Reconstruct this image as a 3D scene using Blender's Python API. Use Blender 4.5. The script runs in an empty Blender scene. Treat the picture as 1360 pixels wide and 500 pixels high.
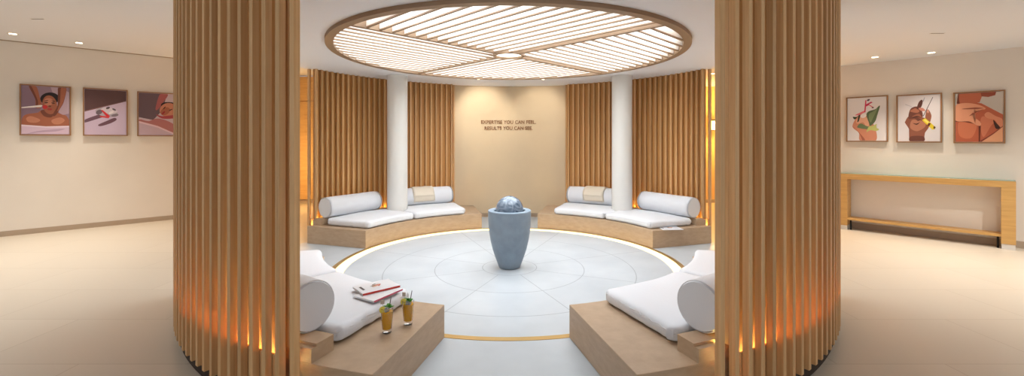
import bpy, bmesh, math, random
from mathutils import Vector, Matrix
R_ = math.radians
PI = math.pi
sc = bpy.context.scene
col = sc.collection
random.seed(7)
F, Y0, CAMZ = 575.0, 187.0, 1.55
CX, CY = -0.04, 5.50            # centre of the round room
UX, UY = -0.03, 5.29            # centre of the fountain and of the floor pattern
CEIL = 2.66

# ------------------------------------------------------------------ materials
def lin(c):
    c = c / 255.0
    return c / 12.92 if c <= 0.04045 else ((c + 0.055) / 1.055) ** 2.4
def rgb(c): return (lin(c[0]), lin(c[1]), lin(c[2]), 1)
MATS = {}
def mat(name, c, rough=0.5, metal=0.0, emis=None, es=0.0, trans=0.0, ior=1.45, noise=0.0, nscale=6.0, bump=0.0, bscale=60.0, sheen=0.0, coat=0.0):
    m = bpy.data.materials.new(name); m.use_nodes = True
    nt = m.node_tree; b = nt.nodes['Principled BSDF']
    b.inputs['Base Color'].default_value = rgb(c)
    b.inputs['Roughness'].default_value = rough
    b.inputs['Metallic'].default_value = metal
    b.inputs['IOR'].default_value = ior
    b.inputs['Transmission Weight'].default_value = trans
    b.inputs['Sheen Weight'].default_value = sheen
    b.inputs['Coat Weight'].default_value = coat
    if emis:
        b.inputs['Emission Color'].default_value = rgb(emis); b.inputs['Emission Strength'].default_value = es
    if noise or bump:
        tc = nt.nodes.new('ShaderNodeTexCoord')
    if noise:
        n = nt.nodes.new('ShaderNodeTexNoise'); n.inputs['Scale'].default_value = nscale; n.inputs['Detail'].default_value = 5
        nt.links.new(tc.outputs['Object'], n.inputs['Vector'])
        r = nt.nodes.new('ShaderNodeValToRGB')
        lo = [max(0, x * (1 - noise)) for x in c]; hi = [min(255, x * (1 + noise)) for x in c]
        r.color_ramp.elements[0].position = .3; r.color_ramp.elements[0].color = rgb(lo)
        r.color_ramp.elements[1].position = .7; r.color_ramp.elements[1].color = rgb(hi)
        nt.links.new(n.outputs['Fac'], r.inputs['Fac']); nt.links.new(r.outputs['Color'], b.inputs['Base Color'])
    if bump:
        n2 = nt.nodes.new('ShaderNodeTexNoise'); n2.inputs['Scale'].default_value = bscale; n2.inputs['Detail'].default_value = 4
        nt.links.new(tc.outputs['Object'], n2.inputs['Vector'])
        bp = nt.nodes.new('ShaderNodeBump'); bp.inputs['Strength'].default_value = bump; bp.inputs['Distance'].default_value = .01
        nt.links.new(n2.outputs['Fac'], bp.inputs['Height']); nt.links.new(bp.outputs['Normal'], b.inputs['Normal'])
    MATS[name] = m
    return m

def wood(name, c1, c2, rough=0.45, grain=(60, 60, 1.2), vary=0.12):
    m = bpy.data.materials.new(name); m.use_nodes = True
    nt = m.node_tree; b = nt.nodes['Principled BSDF']; L = nt.links.new
    tc = nt.nodes.new('ShaderNodeTexCoord'); mp = nt.nodes.new('ShaderNodeMapping')
    mp.inputs['Scale'].default_value = grain
    oi = nt.nodes.new('ShaderNodeObjectInfo')
    cb = nt.nodes.new('ShaderNodeCombineXYZ')
    mu = nt.nodes.new('ShaderNodeMath'); mu.operation = 'MULTIPLY'; mu.inputs[1].default_value = 37
    L(oi.outputs['Random'], mu.inputs[0])
    for i in range(3): L(mu.outputs[0], cb.inputs[i])
    L(cb.outputs[0], mp.inputs['Location'])
    n = nt.nodes.new('ShaderNodeTexNoise'); n.inputs['Scale'].default_value = 1; n.inputs['Detail'].default_value = 6; n.inputs['Roughness'].default_value = .6
    L(tc.outputs['Object'], mp.inputs['Vector']); L(mp.outputs[0], n.inputs['Vector'])
    r = nt.nodes.new('ShaderNodeValToRGB')
    r.color_ramp.elements[0].position = .3; r.color_ramp.elements[0].color = rgb(c1)
    r.color_ramp.elements[1].position = .72; r.color_ramp.elements[1].color = rgb(c2)
    L(n.outputs['Fac'], r.inputs['Fac'])
    hsv = nt.nodes.new('ShaderNodeHueSaturation')
    mr = nt.nodes.new('ShaderNodeMapRange'); mr.inputs['To Min'].default_value = 1 - vary; mr.inputs['To Max'].default_value = 1 + vary
    L(oi.outputs['Random'], mr.inputs['Value']); L(mr.outputs[0], hsv.inputs['Value'])
    L(r.outputs['Color'], hsv.inputs['Color']); L(hsv.outputs[0], b.inputs['Base Color'])
    b.inputs['Roughness'].default_value = rough
    MATS[name] = m
    return m

M_SLAT = wood('oak_slat', (202, 154, 100), (224, 182, 130), .5)
M_BACK = wood('oak_backing', (196, 138, 74), (212, 156, 90), .55)
M_BENCH = wood('oak_laminate', (180, 152, 122), (195, 168, 138), .42, (9, 9, 30), 0.0)
M_PLASTER = mat('cream_plaster', (230, 221, 209), .85, noise=.01, nscale=2, bump=.05, bscale=180)
M_TEXTWALL = mat('sand_plaster', (228, 206, 172), .8, noise=.012, nscale=2, bump=.05, bscale=160)
M_CEIL = mat('white_ceiling_paint', (236, 237, 242), .9)
M_COLUMN = mat('white_column_paint', (232, 230, 224), .7)
M_BASEB = mat('taupe_baseboard', (176, 156, 134), .6)
M_BRASS = mat('brushed_brass', (198, 164, 104), .35, .7, bump=.05, bscale=200)
M_FAB = mat('white_cotton', (232, 234, 238), .9, sheen=.2, bump=.12, bscale=45)
M_PIPE = mat('white_piping', (226, 226, 228), .9)
M_TOWEL = mat('beige_towel_cloth', (236, 224, 204), .95, bump=.5, bscale=250)
M_POT = mat('blue_grey_stone', (136, 152, 166), .55, noise=.04, nscale=9, bump=.04, bscale=120)
M_WATER = mat('dark_water', (40, 52, 64), .05)
M_LED = mat('amber_light_strip', (255, 200, 120), .5, emis=(255, 232, 150), es=110)
M_LEDB = mat('amber_bench_strip', (255, 200, 120), .5, emis=(255, 214, 110), es=10)
M_FLED = mat('warm_floor_light_and_glow', (255, 236, 200), .5, emis=(255, 226, 150), es=.95)
M_DIFF = mat('luminous_ceiling_diffuser', (255, 252, 244), .6, emis=(234, 243, 255), es=4.0)
M_HUB = mat('hub_lamp_lens', (255, 250, 240), .6, emis=(255, 248, 230), es=1.6)
M_RING = mat('taupe_metal_frame', (160, 134, 108), .5, .1)
M_FIN = mat('lit_cream_fin', (240, 236, 228), .6)  # cream stands in for the diffuser's light on the fin sides
M_LAMP = mat('downlight_lens', (255, 240, 210), .5, emis=(255, 236, 200), es=6)
M_TRIM = mat('white_lamp_trim', (225, 220, 212), .5)
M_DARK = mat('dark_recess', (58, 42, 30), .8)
M_BLACK = mat('black_metal', (24, 20, 18), .4, .5)
M_LETTER = mat('bronze_letter', (150, 104, 70), .4, .3)
M_GOLD = wood('golden_oak_veneer', (196, 150, 84), (216, 172, 104), .4, (3, 3, 40), 0.0)
M_GLASSEDGE = mat('green_tint_glass', (176, 206, 190), .1, trans=.5)
M_FRAME = mat('light_oak_frame', (158, 116, 78), .5)
M_SCREEN = mat('sconce_glow_glass', (255, 220, 150), .5, emis=(255, 200, 100), es=4)

# ball: marbled blue grey stone
def ball_mat():
    m = bpy.data.materials.new('marbled_blue_stone'); m.use_nodes = True; nt = m.node_tree; b = nt.nodes['Principled BSDF']; L = nt.links.new
    tc = nt.nodes.new('ShaderNodeTexCoord'); n = nt.nodes.new('ShaderNodeTexNoise')
    n.inputs['Scale'].default_value = 9; n.inputs['Detail'].default_value = 7; n.inputs['Distortion'].default_value = 1.6
    L(tc.outputs['Object'], n.inputs['Vector'])
    r = nt.nodes.new('ShaderNodeValToRGB')
    r.color_ramp.elements[0].position = .35; r.color_ramp.elements[0].color = rgb((70, 90, 112))
    r.color_ramp.elements[1].position = .68; r.color_ramp.elements[1].color = rgb((150, 166, 182))
    L(n.outputs['Fac'], r.inputs['Fac']); L(r.outputs['Color'], b.inputs['Base Color'])
    b.inputs['Roughness'].default_value = .16; b.inputs['Coat Weight'].default_value = .6
    return m
M_BALL = ball_mat()

def math_node(nt, op, a, b=None):
    n = nt.nodes.new('ShaderNodeMath'); n.operation = op
    for i, v in enumerate((a, b)):
        if v is None: continue
        if isinstance(v, (int, float)): n.inputs[i].default_value = v
        else: nt.links.new(v, n.inputs[i])
    return n.outputs[0]

def floor_disc_mat():
    m = bpy.data.materials.new('pale_stone_with_joints'); m.use_nodes = True; nt = m.node_tree; b = nt.nodes['Principled BSDF']; L = nt.links.new
    g = nt.nodes.new('ShaderNodeNewGeometry'); sp = nt.nodes.new('ShaderNodeSeparateXYZ'); L(g.outputs['Position'], sp.inputs[0])
    x = math_node(nt, 'SUBTRACT', sp.outputs[0], UX); y = math_node(nt, 'SUBTRACT', sp.outputs[1], UY)
    r = math_node(nt, 'SQRT', math_node(nt, 'ADD', math_node(nt, 'MULTIPLY', x, x), math_node(nt, 'MULTIPLY', y, y)))
    cxx = math_node(nt, 'SUBTRACT', sp.outputs[0], CX); cyy = math_node(nt, 'SUBTRACT', sp.outputs[1], CY)
    rc = math_node(nt, 'SQRT', math_node(nt, 'ADD', math_node(nt, 'MULTIPLY', cxx, cxx), math_node(nt, 'MULTIPLY', cyy, cyy)))
    masks = []
    for rr in (0.33, 0.90, 1.49):
        masks.append(math_node(nt, 'LESS_THAN', math_node(nt, 'ABSOLUTE', math_node(nt, 'SUBTRACT', r, rr)), .0045))
    outer = math_node(nt, 'GREATER_THAN', r, .33); inner = math_node(nt, 'LESS_THAN', rc, 2.08)
    for k in range(4):
        a = R_(22.5 + 45 * k); c, s = math.cos(a), math.sin(a)
        d = math_node(nt, 'ABSOLUTE', math_node(nt, 'SUBTRACT', math_node(nt, 'MULTIPLY', x, s), math_node(nt, 'MULTIPLY', y, c)))
        ml = math_node(nt, 'LESS_THAN', d, .004)
        masks.append(math_node(nt, 'MULTIPLY', math_node(nt, 'MULTIPLY', ml, outer), inner))
    t = masks[0]
    for k in masks[1:]: t = math_node(nt, 'MAXIMUM', t, k)
    t = math_node(nt, 'MULTIPLY', t, .55)
    n = nt.nodes.new('ShaderNodeTexNoise'); n.inputs['Scale'].default_value = 1.7; n.inputs['Detail'].default_value = 6
    L(g.outputs['Position'], n.inputs['Vector'])
    rp = nt.nodes.new('ShaderNodeValToRGB'); rp.color_ramp.elements[0].color = rgb((184, 191, 196)); rp.color_ramp.elements[1].color = rgb((200, 206, 210))
    rp.color_ramp.elements[0].position = .3; rp.color_ramp.elements[1].position = .7
    L(n.outputs['Fac'], rp.inputs['Fac'])
    mx = nt.nodes.new('ShaderNodeMix'); mx.data_type = 'RGBA'
    L(t, mx.inputs['Factor']); L(rp.outputs['Color'], mx.inputs['A']); mx.inputs['B'].default_value = rgb((110, 118, 124))
    L(mx.outputs['Result'], b.inputs['Base Color']); b.inputs['Roughness'].default_value = .38
    return m
M_DISC = floor_disc_mat()

def hall_floor_mat():
    m = bpy.data.materials.new('beige_stone_tiles'); m.use_nodes = True; nt = m.node_tree; b = nt.nodes['Principled BSDF']; L = nt.links.new
    g = nt.nodes.new('ShaderNodeNewGeometry')
    br = nt.nodes.new('ShaderNodeTexBrick'); br.offset = .5
    br.inputs['Scale'].default_value = 1; br.inputs['Brick Width'].default_value = 1.5; br.inputs['Row Height'].default_value = .75
    br.inputs['Mortar Size'].default_value = .003; br.inputs['Mortar Smooth'].default_value = .3
    br.inputs['Color1'].default_value = rgb((212, 201, 184)); br.inputs['Color2'].default_value = rgb((207, 196, 179)); br.inputs['Mortar'].default_value = rgb((184, 170, 150))
    L(g.outputs['Position'], br.inputs['Vector'])
    L(br.outputs['Color'], b.inputs['Base Color']); b.inputs['Roughness'].default_value = .36
    return m
M_HALLF = hall_floor_mat()

# ------------------------------------------------------------------ object helpers
def link(o): col.objects.link(o); return o
def props(o, label=None, cat=None, group=None, kind=None):
    if label: o['label'] = label
    if cat: o['category'] = cat
    if group: o['group'] = group
    if kind: o['kind'] = kind
    return o
def thing(name, loc, label, cat, group=None, rz=0.0):
    o = bpy.data.objects.new(name, None); link(o); o.empty_display_size = .1
    o.location = loc; o.rotation_euler = (0, 0, rz)
    return props(o, label, cat, group)
def build(name, bm, m, parent=None, world=True, smooth=False, origin=None):
    """bm in world coordinates (world=True) or in the parent's coordinates"""
    bmesh.ops.recalc_face_normals(bm, faces=bm.faces)
    me = bpy.data.meshes.new(name)
    o = bpy.data.objects.new(name, me)
    if parent is not None:
        if world:
            mw = Matrix.Translation(parent.location) @ parent.rotation_euler.to_matrix().to_4x4()
            bm.transform(mw.inverted())
        o.parent = parent
    elif origin is not None:
        bm.transform(Matrix.Translation(-Vector(origin))); o.location = origin
    bm.to_mesh(me); bm.free()
    for x in (m if isinstance(m, (list, tuple)) else [m]): me.materials.append(x)
    if smooth:
        for p in me.polygons: p.use_smooth = True
        try: me.set_sharp_from_angle(angle=R_(smooth if smooth is not True else 40))
        except Exception: pass
    return link(o)
def bevel(o, w, seg=2):
    b = o.modifiers.new('Bevel', 'BEVEL'); b.width = w; b.segments = seg; b.limit_method = 'ANGLE'; b.angle_limit = R_(50)
    return o
def structure(o): o['kind'] = 'structure'; return o
def prism(bm, pts, z0, z1):
    a = [bm.verts.new((p[0], p[1], z0)) for p in pts]; b = [bm.verts.new((p[0], p[1], z1)) for p in pts]
    n = len(pts)
    bm.faces.new(a[::-1]); bm.faces.new(b)
    for i in range(n): bm.faces.new((a[i], a[(i + 1) % n], b[(i + 1) % n], b[i]))
def box(bm, x0, x1, y0, y1, z0, z1, mtx=None):
    vs = [bm.verts.new((x, y, z)) for z in (z0, z1) for x, y in ((x0, y0), (x1, y0), (x1, y1), (x0, y1))]
    for f in ((3, 2, 1, 0), (4, 5, 6, 7), (0, 1, 5, 4), (1, 2, 6, 5), (2, 3, 7, 6), (3, 0, 4, 7)): bm.faces.new([vs[i] for i in f])
    if mtx: bmesh.ops.transform(bm, matrix=mtx, verts=vs)
def lathe(bm, prof, n=48, c=(0, 0, 0), capb=True, capt=True):
    rings = []
    for r, z in prof:
        rings.append([bm.verts.new((c[0] + r * math.cos(2 * PI * i / n), c[1] + r * math.sin(2 * PI * i / n), c[2] + z)) for i in range(n)])
    for a, b in zip(rings, rings[1:]):
        for i in range(n): bm.faces.new((a[i], a[(i + 1) % n], b[(i + 1) % n], b[i]))
    if capb: bm.faces.new(rings[0][::-1])
    if capt: bm.faces.new(rings[-1])
def tube(bm, pts, r, n=8):
    pts = [Vector(p) for p in pts]; rings = []
    for i, p in enumerate(pts):
        d = (pts[min(i + 1, len(pts) - 1)] - pts[max(i - 1, 0)]).normalized()
        a = Vector((0, 0, 1)) if abs(d.z) < .9 else Vector((1, 0, 0))
        u = d.cross(a).normalized(); v = d.cross(u).normalized()
        rr = r[i] if isinstance(r, (list, tuple)) else r
        rings.append([bm.verts.new(p + u * rr * math.cos(2 * PI * k / n) + v * rr * math.sin(2 * PI * k / n)) for k in range(n)])
    for a, b in zip(rings, rings[1:]):
        for i in range(n): bm.faces.new((a[i], a[(i + 1) % n], b[(i + 1) % n], b[i]))
    bm.faces.new(rings[0][::-1]); bm.faces.new(rings[-1])
def P(sx, sy, r, a, z=0.0, cx=None, cy=None):
    """angle a measured from the Y axis; sx, sy choose the quadrant"""
    return Vector(((CX if cx is None else cx) + sx * r * math.sin(R_(a)), (CY if cy is None else cy) + sy * r * math.cos(R_(a)), z))
def arc(bm, sx, sy, r0, r1, a0, a1, z0, z1, n=32):
    rows = []
    full = abs(a1 - a0 - 360) < 1e-6
    cnt = n if full else n + 1
    for i in range(cnt):
        a = a0 + (a1 - a0) * i / n
        rows.append([bm.verts.new(P(sx, sy, r, a, z)) for r, z in ((r0, z0), (r1, z0), (r1, z1), (r0, z1))])
    for i in range(n):
        p, q = rows[i], rows[(i + 1) % cnt]
        for k in range(4): bm.faces.new((p[k], q[k], q[(k + 1) % 4], p[(k + 1) % 4]))
    if not full: bm.faces.new(rows[0]); bm.faces.new(rows[-1][::-1])

QN = {(-1, -1): 'front left', (1, -1): 'front right', (-1, 1): 'back left', (1, 1): 'back right'}
QD = {(-1, -1): 'near left', (1, -1): 'near right', (-1, 1): 'far left', (1, 1): 'far right'}

# ------------------------------------------------------------------ setting: floors, ceilings, walls
HALL_L, HALL_R = 3.18, 2.90
bm = bmesh.new(); box(bm, -13, 11, -5, 11.2, -.12, 0)
structure(build('floor', bm, M_HALLF))
bm = bmesh.new(); lathe(bm, [(3.28, 0.0), (3.28, .004)], 128, (CX, CY, 0))
o = structure(build('floor_rotunda', bm, M_DISC, origin=(CX, CY, 0)))
bm = bmesh.new(); arc(bm, 1, 1, 2.105, 2.165, 0, 360, .004, .0075, 160)
structure(build('trim_1', bm, M_BRASS))
bm = bmesh.new(); box(bm, -13, 0, -5, 11.2, HALL_L, 3.4)
structure(build('ceiling', bm, M_CEIL))
bm = bmesh.new(); box(bm, 0, 11, -5, 11.2, HALL_R, 3.4)
structure(build('ceiling_right', bm, M_CEIL))
bm = bmesh.new(); arc(bm, 1, 1, 2.15, 3.345, 0, 360, CEIL, CEIL + .05, 128)
arc(bm, 1, 1, 2.15, 2.2, 0, 360, CEIL + .05, CEIL + .14, 128)
structure(build('ceiling_rotunda', bm, M_CEIL, smooth=True))
bm = bmesh.new(); arc(bm, 1, 1, 3.25, 3.36, 0, 360, CEIL + .05, 3.17, 128)
# right half is cut lower by its own ceiling, the drum simply meets both
structure(build('wall_drum', bm, M_CEIL, smooth=True))

def wall(name, p, q, z1, th=.15, side=1, m=M_PLASTER):
    p, q = Vector(p), Vector(q); d = (q - p).normalized(); n = Vector((-d.y, d.x)) * side * th
    bm = bmesh.new(); prism(bm, [p, q, q + n, p + n], 0, z1); return structure(build(name, bm, m))
def strip(name, p, q, z0, z1, th, side, m):
    p, q = Vector(p), Vector(q); d = (q - p).normalized(); n = Vector((-d.y, d.x)) * side * th
    bm = bmesh.new(); prism(bm, [p, q, q - n, p - n], z0, z1); return structure(build(name, bm, m))
LA = Vector((-8.235, 6.963)); LD = Vector((1.561, 1.527))
RA = Vector((7.30, 6.25)); RD = Vector((-1.23, 1.45))
L0, L1 = LA + LD * -3.05, LA + LD * 1.497
R0, R1 = RA + RD * -2.6, RA + RD * 1.3
wall('wall_left', L0, L1, HALL_L, side=1)
strip('baseboard_left', L0, L1, 0, .085, .012, 1, M_BASEB)
strip('trim_shadow_gap', L0, L1, HALL_L - .015, HALL_L, .012, 1, M_BASEB)  # strip standing in for the dark shadow gap under the ceiling
wall('wall_left_back', L1, (L1.x, 10.8), HALL_L, side=1)
wall('wall_right', R0, R1, HALL_R, side=-1)
strip('baseboard_right', R0, R1, 0, .1, .012, -1, M_BASEB)
wall('wall_right_back', R1, (R1.x, 10.8), HALL_R, side=-1)
M_AMBW = mat('warm_ochre_plaster', (226, 186, 128), .85)
wall('wall_back', (L1.x, 10.8), (R1.x, 10.8), HALL_R + .25, side=1, m=M_AMBW)
strip('baseboard_back', (L1.x, 10.8), (R1.x, 10.8), 0, .08, .012, 1, M_BASEB)
# curved text wall
bm = bmesh.new(); arc(bm, 1, 1, 3.37, 3.47, -20.4, 20.4, 0, CEIL, 40)
structure(build('wall_text', bm, M_TEXTWALL, smooth=True))
bm = bmesh.new(); arc(bm, 1, 1, 3.355, 3.37, -12.5, 12.5, 0, .07, 24)
structure(build('baseboard_text', bm, M_BASEB))

# wood panel seen through the left side opening, hanging door like panels
t = thing('wooden_wall_panel', (-5.2, 10.78, 0), 'oak wall panel with a horizontal joint, seen through the left side opening', 'wall panel')
bm = bmesh.new(); box(bm, -5.75, -4.55, 10.74, 10.79, .09, 2.52); build('lower_panel', bm, M_GOLD, t)
bm = bmesh.new(); box(bm, -5.75, -4.55, 10.74, 10.79, 2.535, 3.1); build('upper_panel', bm, M_GOLD, t)

# ------------------------------------------------------------------ slat screens
def slat_mesh(z0, name):
    bm = bmesh.new(); box(bm, -.016, .016, -.021, .021, z0, CEIL + .02)
    bmesh.ops.recalc_face_normals(bm, faces=bm.faces)
    bmesh.ops.bevel(bm, geom=list(bm.edges), offset=.0015, segments=1, affect='EDGES')
    me = bpy.data.meshes.new(name); bm.to_mesh(me); bm.free(); me.materials.append(M_SLAT); return me
SLAT_OUT = slat_mesh(.085, 'slat'); SLAT_IN = slat_mesh(.352, 'slat')
where = {(-1, -1): 'big curved screen of oak slats in the left foreground, beside the left hall',
         (1, -1): 'big curved screen of oak slats in the right foreground, beside the right hall',
         (-1, 1): 'curved screen of oak slats at the back left, behind the white column',
         (1, 1): 'curved screen of oak slats at the back right, behind the white column'}
for (sx, sy) in QN:
    t = thing('slatted_screen', P(sx, sy, 3.29, 45), where[(sx, sy)], 'slatted screen', 'oak slat screens around the round room')
    e = (22.9 if sx < 0 else 24.0) if sy < 0 else 20.9
    s0 = (20.1 if sx < 0 else 20.75) if sy < 0 else 19.7
    s1 = 70.0 if sy < 0 else 68.6
    for rad, a0, a1, n, me in ((3.337, s0, s1, 28, SLAT_OUT), (3.224, e, s1 - .5, 26 if sy < 0 else 27, SLAT_IN)):
        for i in range(n):
            p = P(sx, sy, rad, a0 + (a1 - a0) * i / (n - 1))
            o = bpy.data.objects.new('slat', me); o.parent = t; o.location = p - t.location
            o.rotation_euler = (0, 0, math.atan2(p.y - CY, p.x - CX) - PI / 2)
            link(o)
    bm = bmesh.new(); arc(bm, sx, sy, 3.256, 3.268, e, s1 - .2, .08, CEIL + .012, 48); build('backing_panel', bm, M_BACK, t, smooth=True)
    bm = bmesh.new(); arc(bm, sx, sy, 3.268, 3.300, e, s1, .088, .205, 48); arc(bm, sx, sy, 3.300, 3.313, e, s1, .088, .335, 48); build('base_rail', bm, M_SLAT, t)
    bm = bmesh.new(); arc(bm, sx, sy, 3.284, 3.299, e + .4, s1 - .4, .206, .216, 48); build('light_strip', bm, M_LED, t)
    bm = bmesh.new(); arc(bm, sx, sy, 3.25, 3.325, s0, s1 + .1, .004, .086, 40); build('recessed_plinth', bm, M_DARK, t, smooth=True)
    bm = bmesh.new(); arc(bm, sx, sy, 3.21, 3.35, s0 - .1, s1 + .1, CEIL + .015, CEIL + .05, 40); build('top_rail', bm, M_SLAT, t)

# ------------------------------------------------------------------ columns
for sx, w in ((-1, 'left'), (1, 'right')):
    c = P(sx, 1, 2.725, 45); c.z = .263
    bm = bmesh.new(); lathe(bm, [(.17, 0), (.17, CEIL - .262)], 64, tuple(c))
    o = build('round_column', bm, M_COLUMN, origin=tuple(c), smooth=True)
    props(o, 'round white column standing on the %s bench' % ('far left' if sx < 0 else 'far right'), 'column', 'white columns of the round room')

# ------------------------------------------------------------------ benches
BH = .262
for (sx, sy) in QN:
    t = thing('curved_bench', P(sx, sy, 2.7, 45), {(-1, -1): 'curved oak bench in the left foreground, with two drinks on its end',
              (1, -1): 'curved oak bench in the right foreground with a bare end beside its cushion',
              (-1, 1): 'curved oak bench at the back left, under the far left column',
              (1, 1): 'curved oak bench at the back right with a white booklet on its end'}[(sx, sy)], 'bench', 'curved oak benches')
    bm = bmesh.new(); arc(bm, sx, sy, 2.16, 3.205, 13.1, 71.6, .004, BH, 48); bevel(build('bench_base', bm, M_BENCH, t), .003, 1)
    # back ledge with a groove: the light strip lies in it behind the bolsters
    bm = bmesh.new(); arc(bm, sx, sy, 3.03, 3.165, 20.4, 69.6, BH, .36, 48); arc(bm, sx, sy, 3.165, 3.205, 20.4, 69.6, BH, .345, 48)
    build('back_ledge', bm, M_BENCH, t)
    bm = bmesh.new(); arc(bm, sx, sy, 3.172, 3.195, 23.2 if sy < 0 else 21.4, 68.0, .345, .353, 48); build('light_strip', bm, M_LEDB, t)
# light band in the floor, widened inward to include its glow; open at the entrance
for a0, a1, nm in ((-150, 150, 'warm light band set in the floor, widened by its glow on the stone disc'),):
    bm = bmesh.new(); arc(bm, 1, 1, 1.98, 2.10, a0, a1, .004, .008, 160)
    o = build('floor_light_and_glow', bm, M_FLED, origin=(CX, CY, 0)); props(o, nm, 'floor light')

# ------------------------------------------------------------------ cushions
def cushion(sx, sy, a0, a1, label):
    r0, r1, z0, z1 = 2.175, 2.98, BH + .002, BH + .112
    am = (a0 + a1) / 2
    t = thing('seat_cushion', P(sx, sy, 2.6, am, BH), label, 'cushion', 'white bench cushions')
    bm = bmesh.new()
    def ss(n):   # samples denser near the edges
        return [math.sin(PI / 2 * math.sin(PI / 2 * (2 * i / n - 1))) for i in range(n + 1)]
    S, T = ss(46), ss(30)
    zc, hh = (z0 + z1) / 2, (z1 - z0) / 2
    rnd = random.Random(int(am * 10) + (sx + 2 * sy) * 100)
    ph = [rnd.uniform(0, 6) for _ in range(6)]
    def pt(s, tt, sgn):
        g = ((1 - abs(s) ** 26) * (1 - abs(tt) ** 20)); g = max(0, g) ** .42
        z = zc + sgn * hh * g
        if sgn > 0:
            z += .010 * (1 - s * s) * (1 - tt * tt) + .0022 * math.sin(5 * s + ph[0]) * math.sin(4 * tt + ph[1]) * g
        # puckers on the end and front faces
        edge = max(abs(s), abs(tt)) ** 20
        # rounded plan corners
        k = max(0.0, abs(s) + abs(tt) - 1.86) * .35
        s2 = s * (1 - k); t2 = tt * (1 - k)
        pk = .009 * edge * (math.sin(60 * tt + ph[2]) + .6 * math.sin(37 * tt + 3 * sgn)) if abs(s) > abs(tt) else .0022 * edge * math.sin(50 * s + ph[3])
        a = am + (a1 - a0) / 2 * s2 + (math.degrees(pk) / 2.6 if abs(s) > abs(tt) else 0)
        r = (r0 + r1) / 2 + (r1 - r0) / 2 * t2 + (pk if abs(tt) >= abs(s) else 0)
        p = P(sx, sy, r, a, z)
        if sy > 0:                 # hollowed round the column
            c = P(sx, 1, 2.725, 45); dv = Vector((p.x - c.x, p.y - c.y)); dl = dv.length
            if dl < .176: p.x = c.x + dv.x / dl * .176; p.y = c.y + dv.y / dl * .176
        return p
    top = [[bm.verts.new(pt(s, u, 1)) for u in T] for s in S]
    bot = [[bm.verts.new(pt(s, u, -1)) for u in T] for s in S]
    for G in (top, bot):
        for i in range(len(S) - 1):
            for j in range(len(T) - 1): bm.faces.new((G[i][j], G[i + 1][j], G[i + 1][j + 1], G[i][j + 1]))
    bmesh.ops.remove_doubles(bm, verts=bm.verts, dist=.0004)
    build('cushion_pad', bm, M_FAB, t, smooth=180)
    # piping along the top edge
    pts = []
    def lp(s, u): 
        p = pt(s, u, 1); return (p.x, p.y, p.z + .001)
    q = .9955; n = 26
    for i in range(n): pts.append(lp(-q + 2 * q * i / n, -q))
    for i in range(n): pts.append(lp(q, -q + 2 * q * i / n))
    for i in range(n): pts.append(lp(q - 2 * q * i / n, q))
    for i in range(n + 1): pts.append(lp(-q, q - 2 * q * i / n))
    bm = bmesh.new(); tube(bm, pts, .0028, 6); build('piping', bm, M_PIPE, t, smooth=60)
CL = {(-1, -1): ('white cushion on the near left bench, with two magazines lying on it', 'white cushion on the near left bench, next to the left side opening'),
      (1, -1): ('white cushion on the near right bench, next to the front entrance', 'white cushion on the near right bench, next to the right side opening'),
      (-1, 1): ('white cushion on the far left bench, next to the lettered wall', 'white cushion on the far left bench, next to the left side opening'),
      (1, 1): ('white cushion on the far right bench, next to the lettered wall', 'white cushion on the far right bench, beside the white booklet')}
for q in QN:
    cushion(q[0], q[1], 20.6, 44.6, CL[q][0]); cushion(q[0], q[1], 45.0, 69.2, CL[q][1])

# ------------------------------------------------------------------ bolsters
def bolster(sx, sy, a, label, ln=1.0, rad=.161, rr=3.01):
    p = P(sx, sy, rr, a, .36 + rad * .97)
    t = thing('bolster', p, label, 'bolster cushion', 'white bolsters', math.atan2(p.y - CY, p.x - CX) + PI / 2)
    def prof(x):   # |x| 0..1
        return rad * (1 - abs(x) ** 34) ** .35
    bm = bmesh.new(); n = 56; xs = [math.sin(PI / 2 * math.sin(PI / 2 * (2 * i / 48 - 1))) for i in range(49)]
    rings = []
    for x in xs[1:-1]:
        r = prof(x); ring = []
        for k in range(n):
            th = 2 * PI * k / n
            q = r * (1 + .006 * math.sin(3 * th + 5 * x) + .004 * math.sin(9 * x * 2 + th * 2))
            z = q * math.sin(th)
            if z < 0: z *= .97
            ring.append(bm.verts.new((x * ln / 2, q * math.cos(th), z)))
        rings.append(ring)
    for A, B in zip(rings, rings[1:]):
        for i in range(n): bm.faces.new((A[i], A[(i + 1) % n], B[(i + 1) % n], B[i]))
    bm.faces.new(rings[0]); bm.faces.new(rings[-1][::-1])
    build('bolster_body', bm, M_FAB, t, world=False, smooth=50)
    for s in (-1, 1):
        bm = bmesh.new(); x = s * ln / 2 * .974
        pts = [(x, (rad * .985) * math.cos(2 * PI * k / 48), (rad * .97) * math.sin(2 * PI * k / 48)) for k in range(49)]
        tube(bm, pts, .004, 6); build('piping', bm, M_PIPE, t, world=False, smooth=60)
        # gathered end: small radiating pleats
        bm = bmesh.new(); c = bm.verts.new((s * (ln / 2 - .0005), 0, 0)); m = 64
        ring = [[bm.verts.new((s * (ln / 2 + (.004 if k % 2 else -.001) * f), rad * .93 * f * math.cos(2 * PI * k / m), rad * .91 * f * math.sin(2 * PI * k / m))) for k in range(m)] for f in (.4, .75, 1)]
        for k in range(m): bm.faces.new((c, ring[0][k], ring[0][(k + 1) % m]))
        for A, B in zip(ring, ring[1:]):
            for k in range(m): bm.faces.new((A[k], A[(k + 1) % m], B[(k + 1) % m], B[k]))
        build('end_cap', bm, M_FAB, t, world=False, smooth=60)
    return t
bolster(-1, -1, 32.6, 'white bolster cut off by the left slat screen, on the near left bench')
bolster(1, -1, 32.6, 'white bolster cut off by the right slat screen, on the near right bench')
bolster(-1, 1, 58.7, 'white bolster on the far left bench, left of the column, fully in view')
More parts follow.
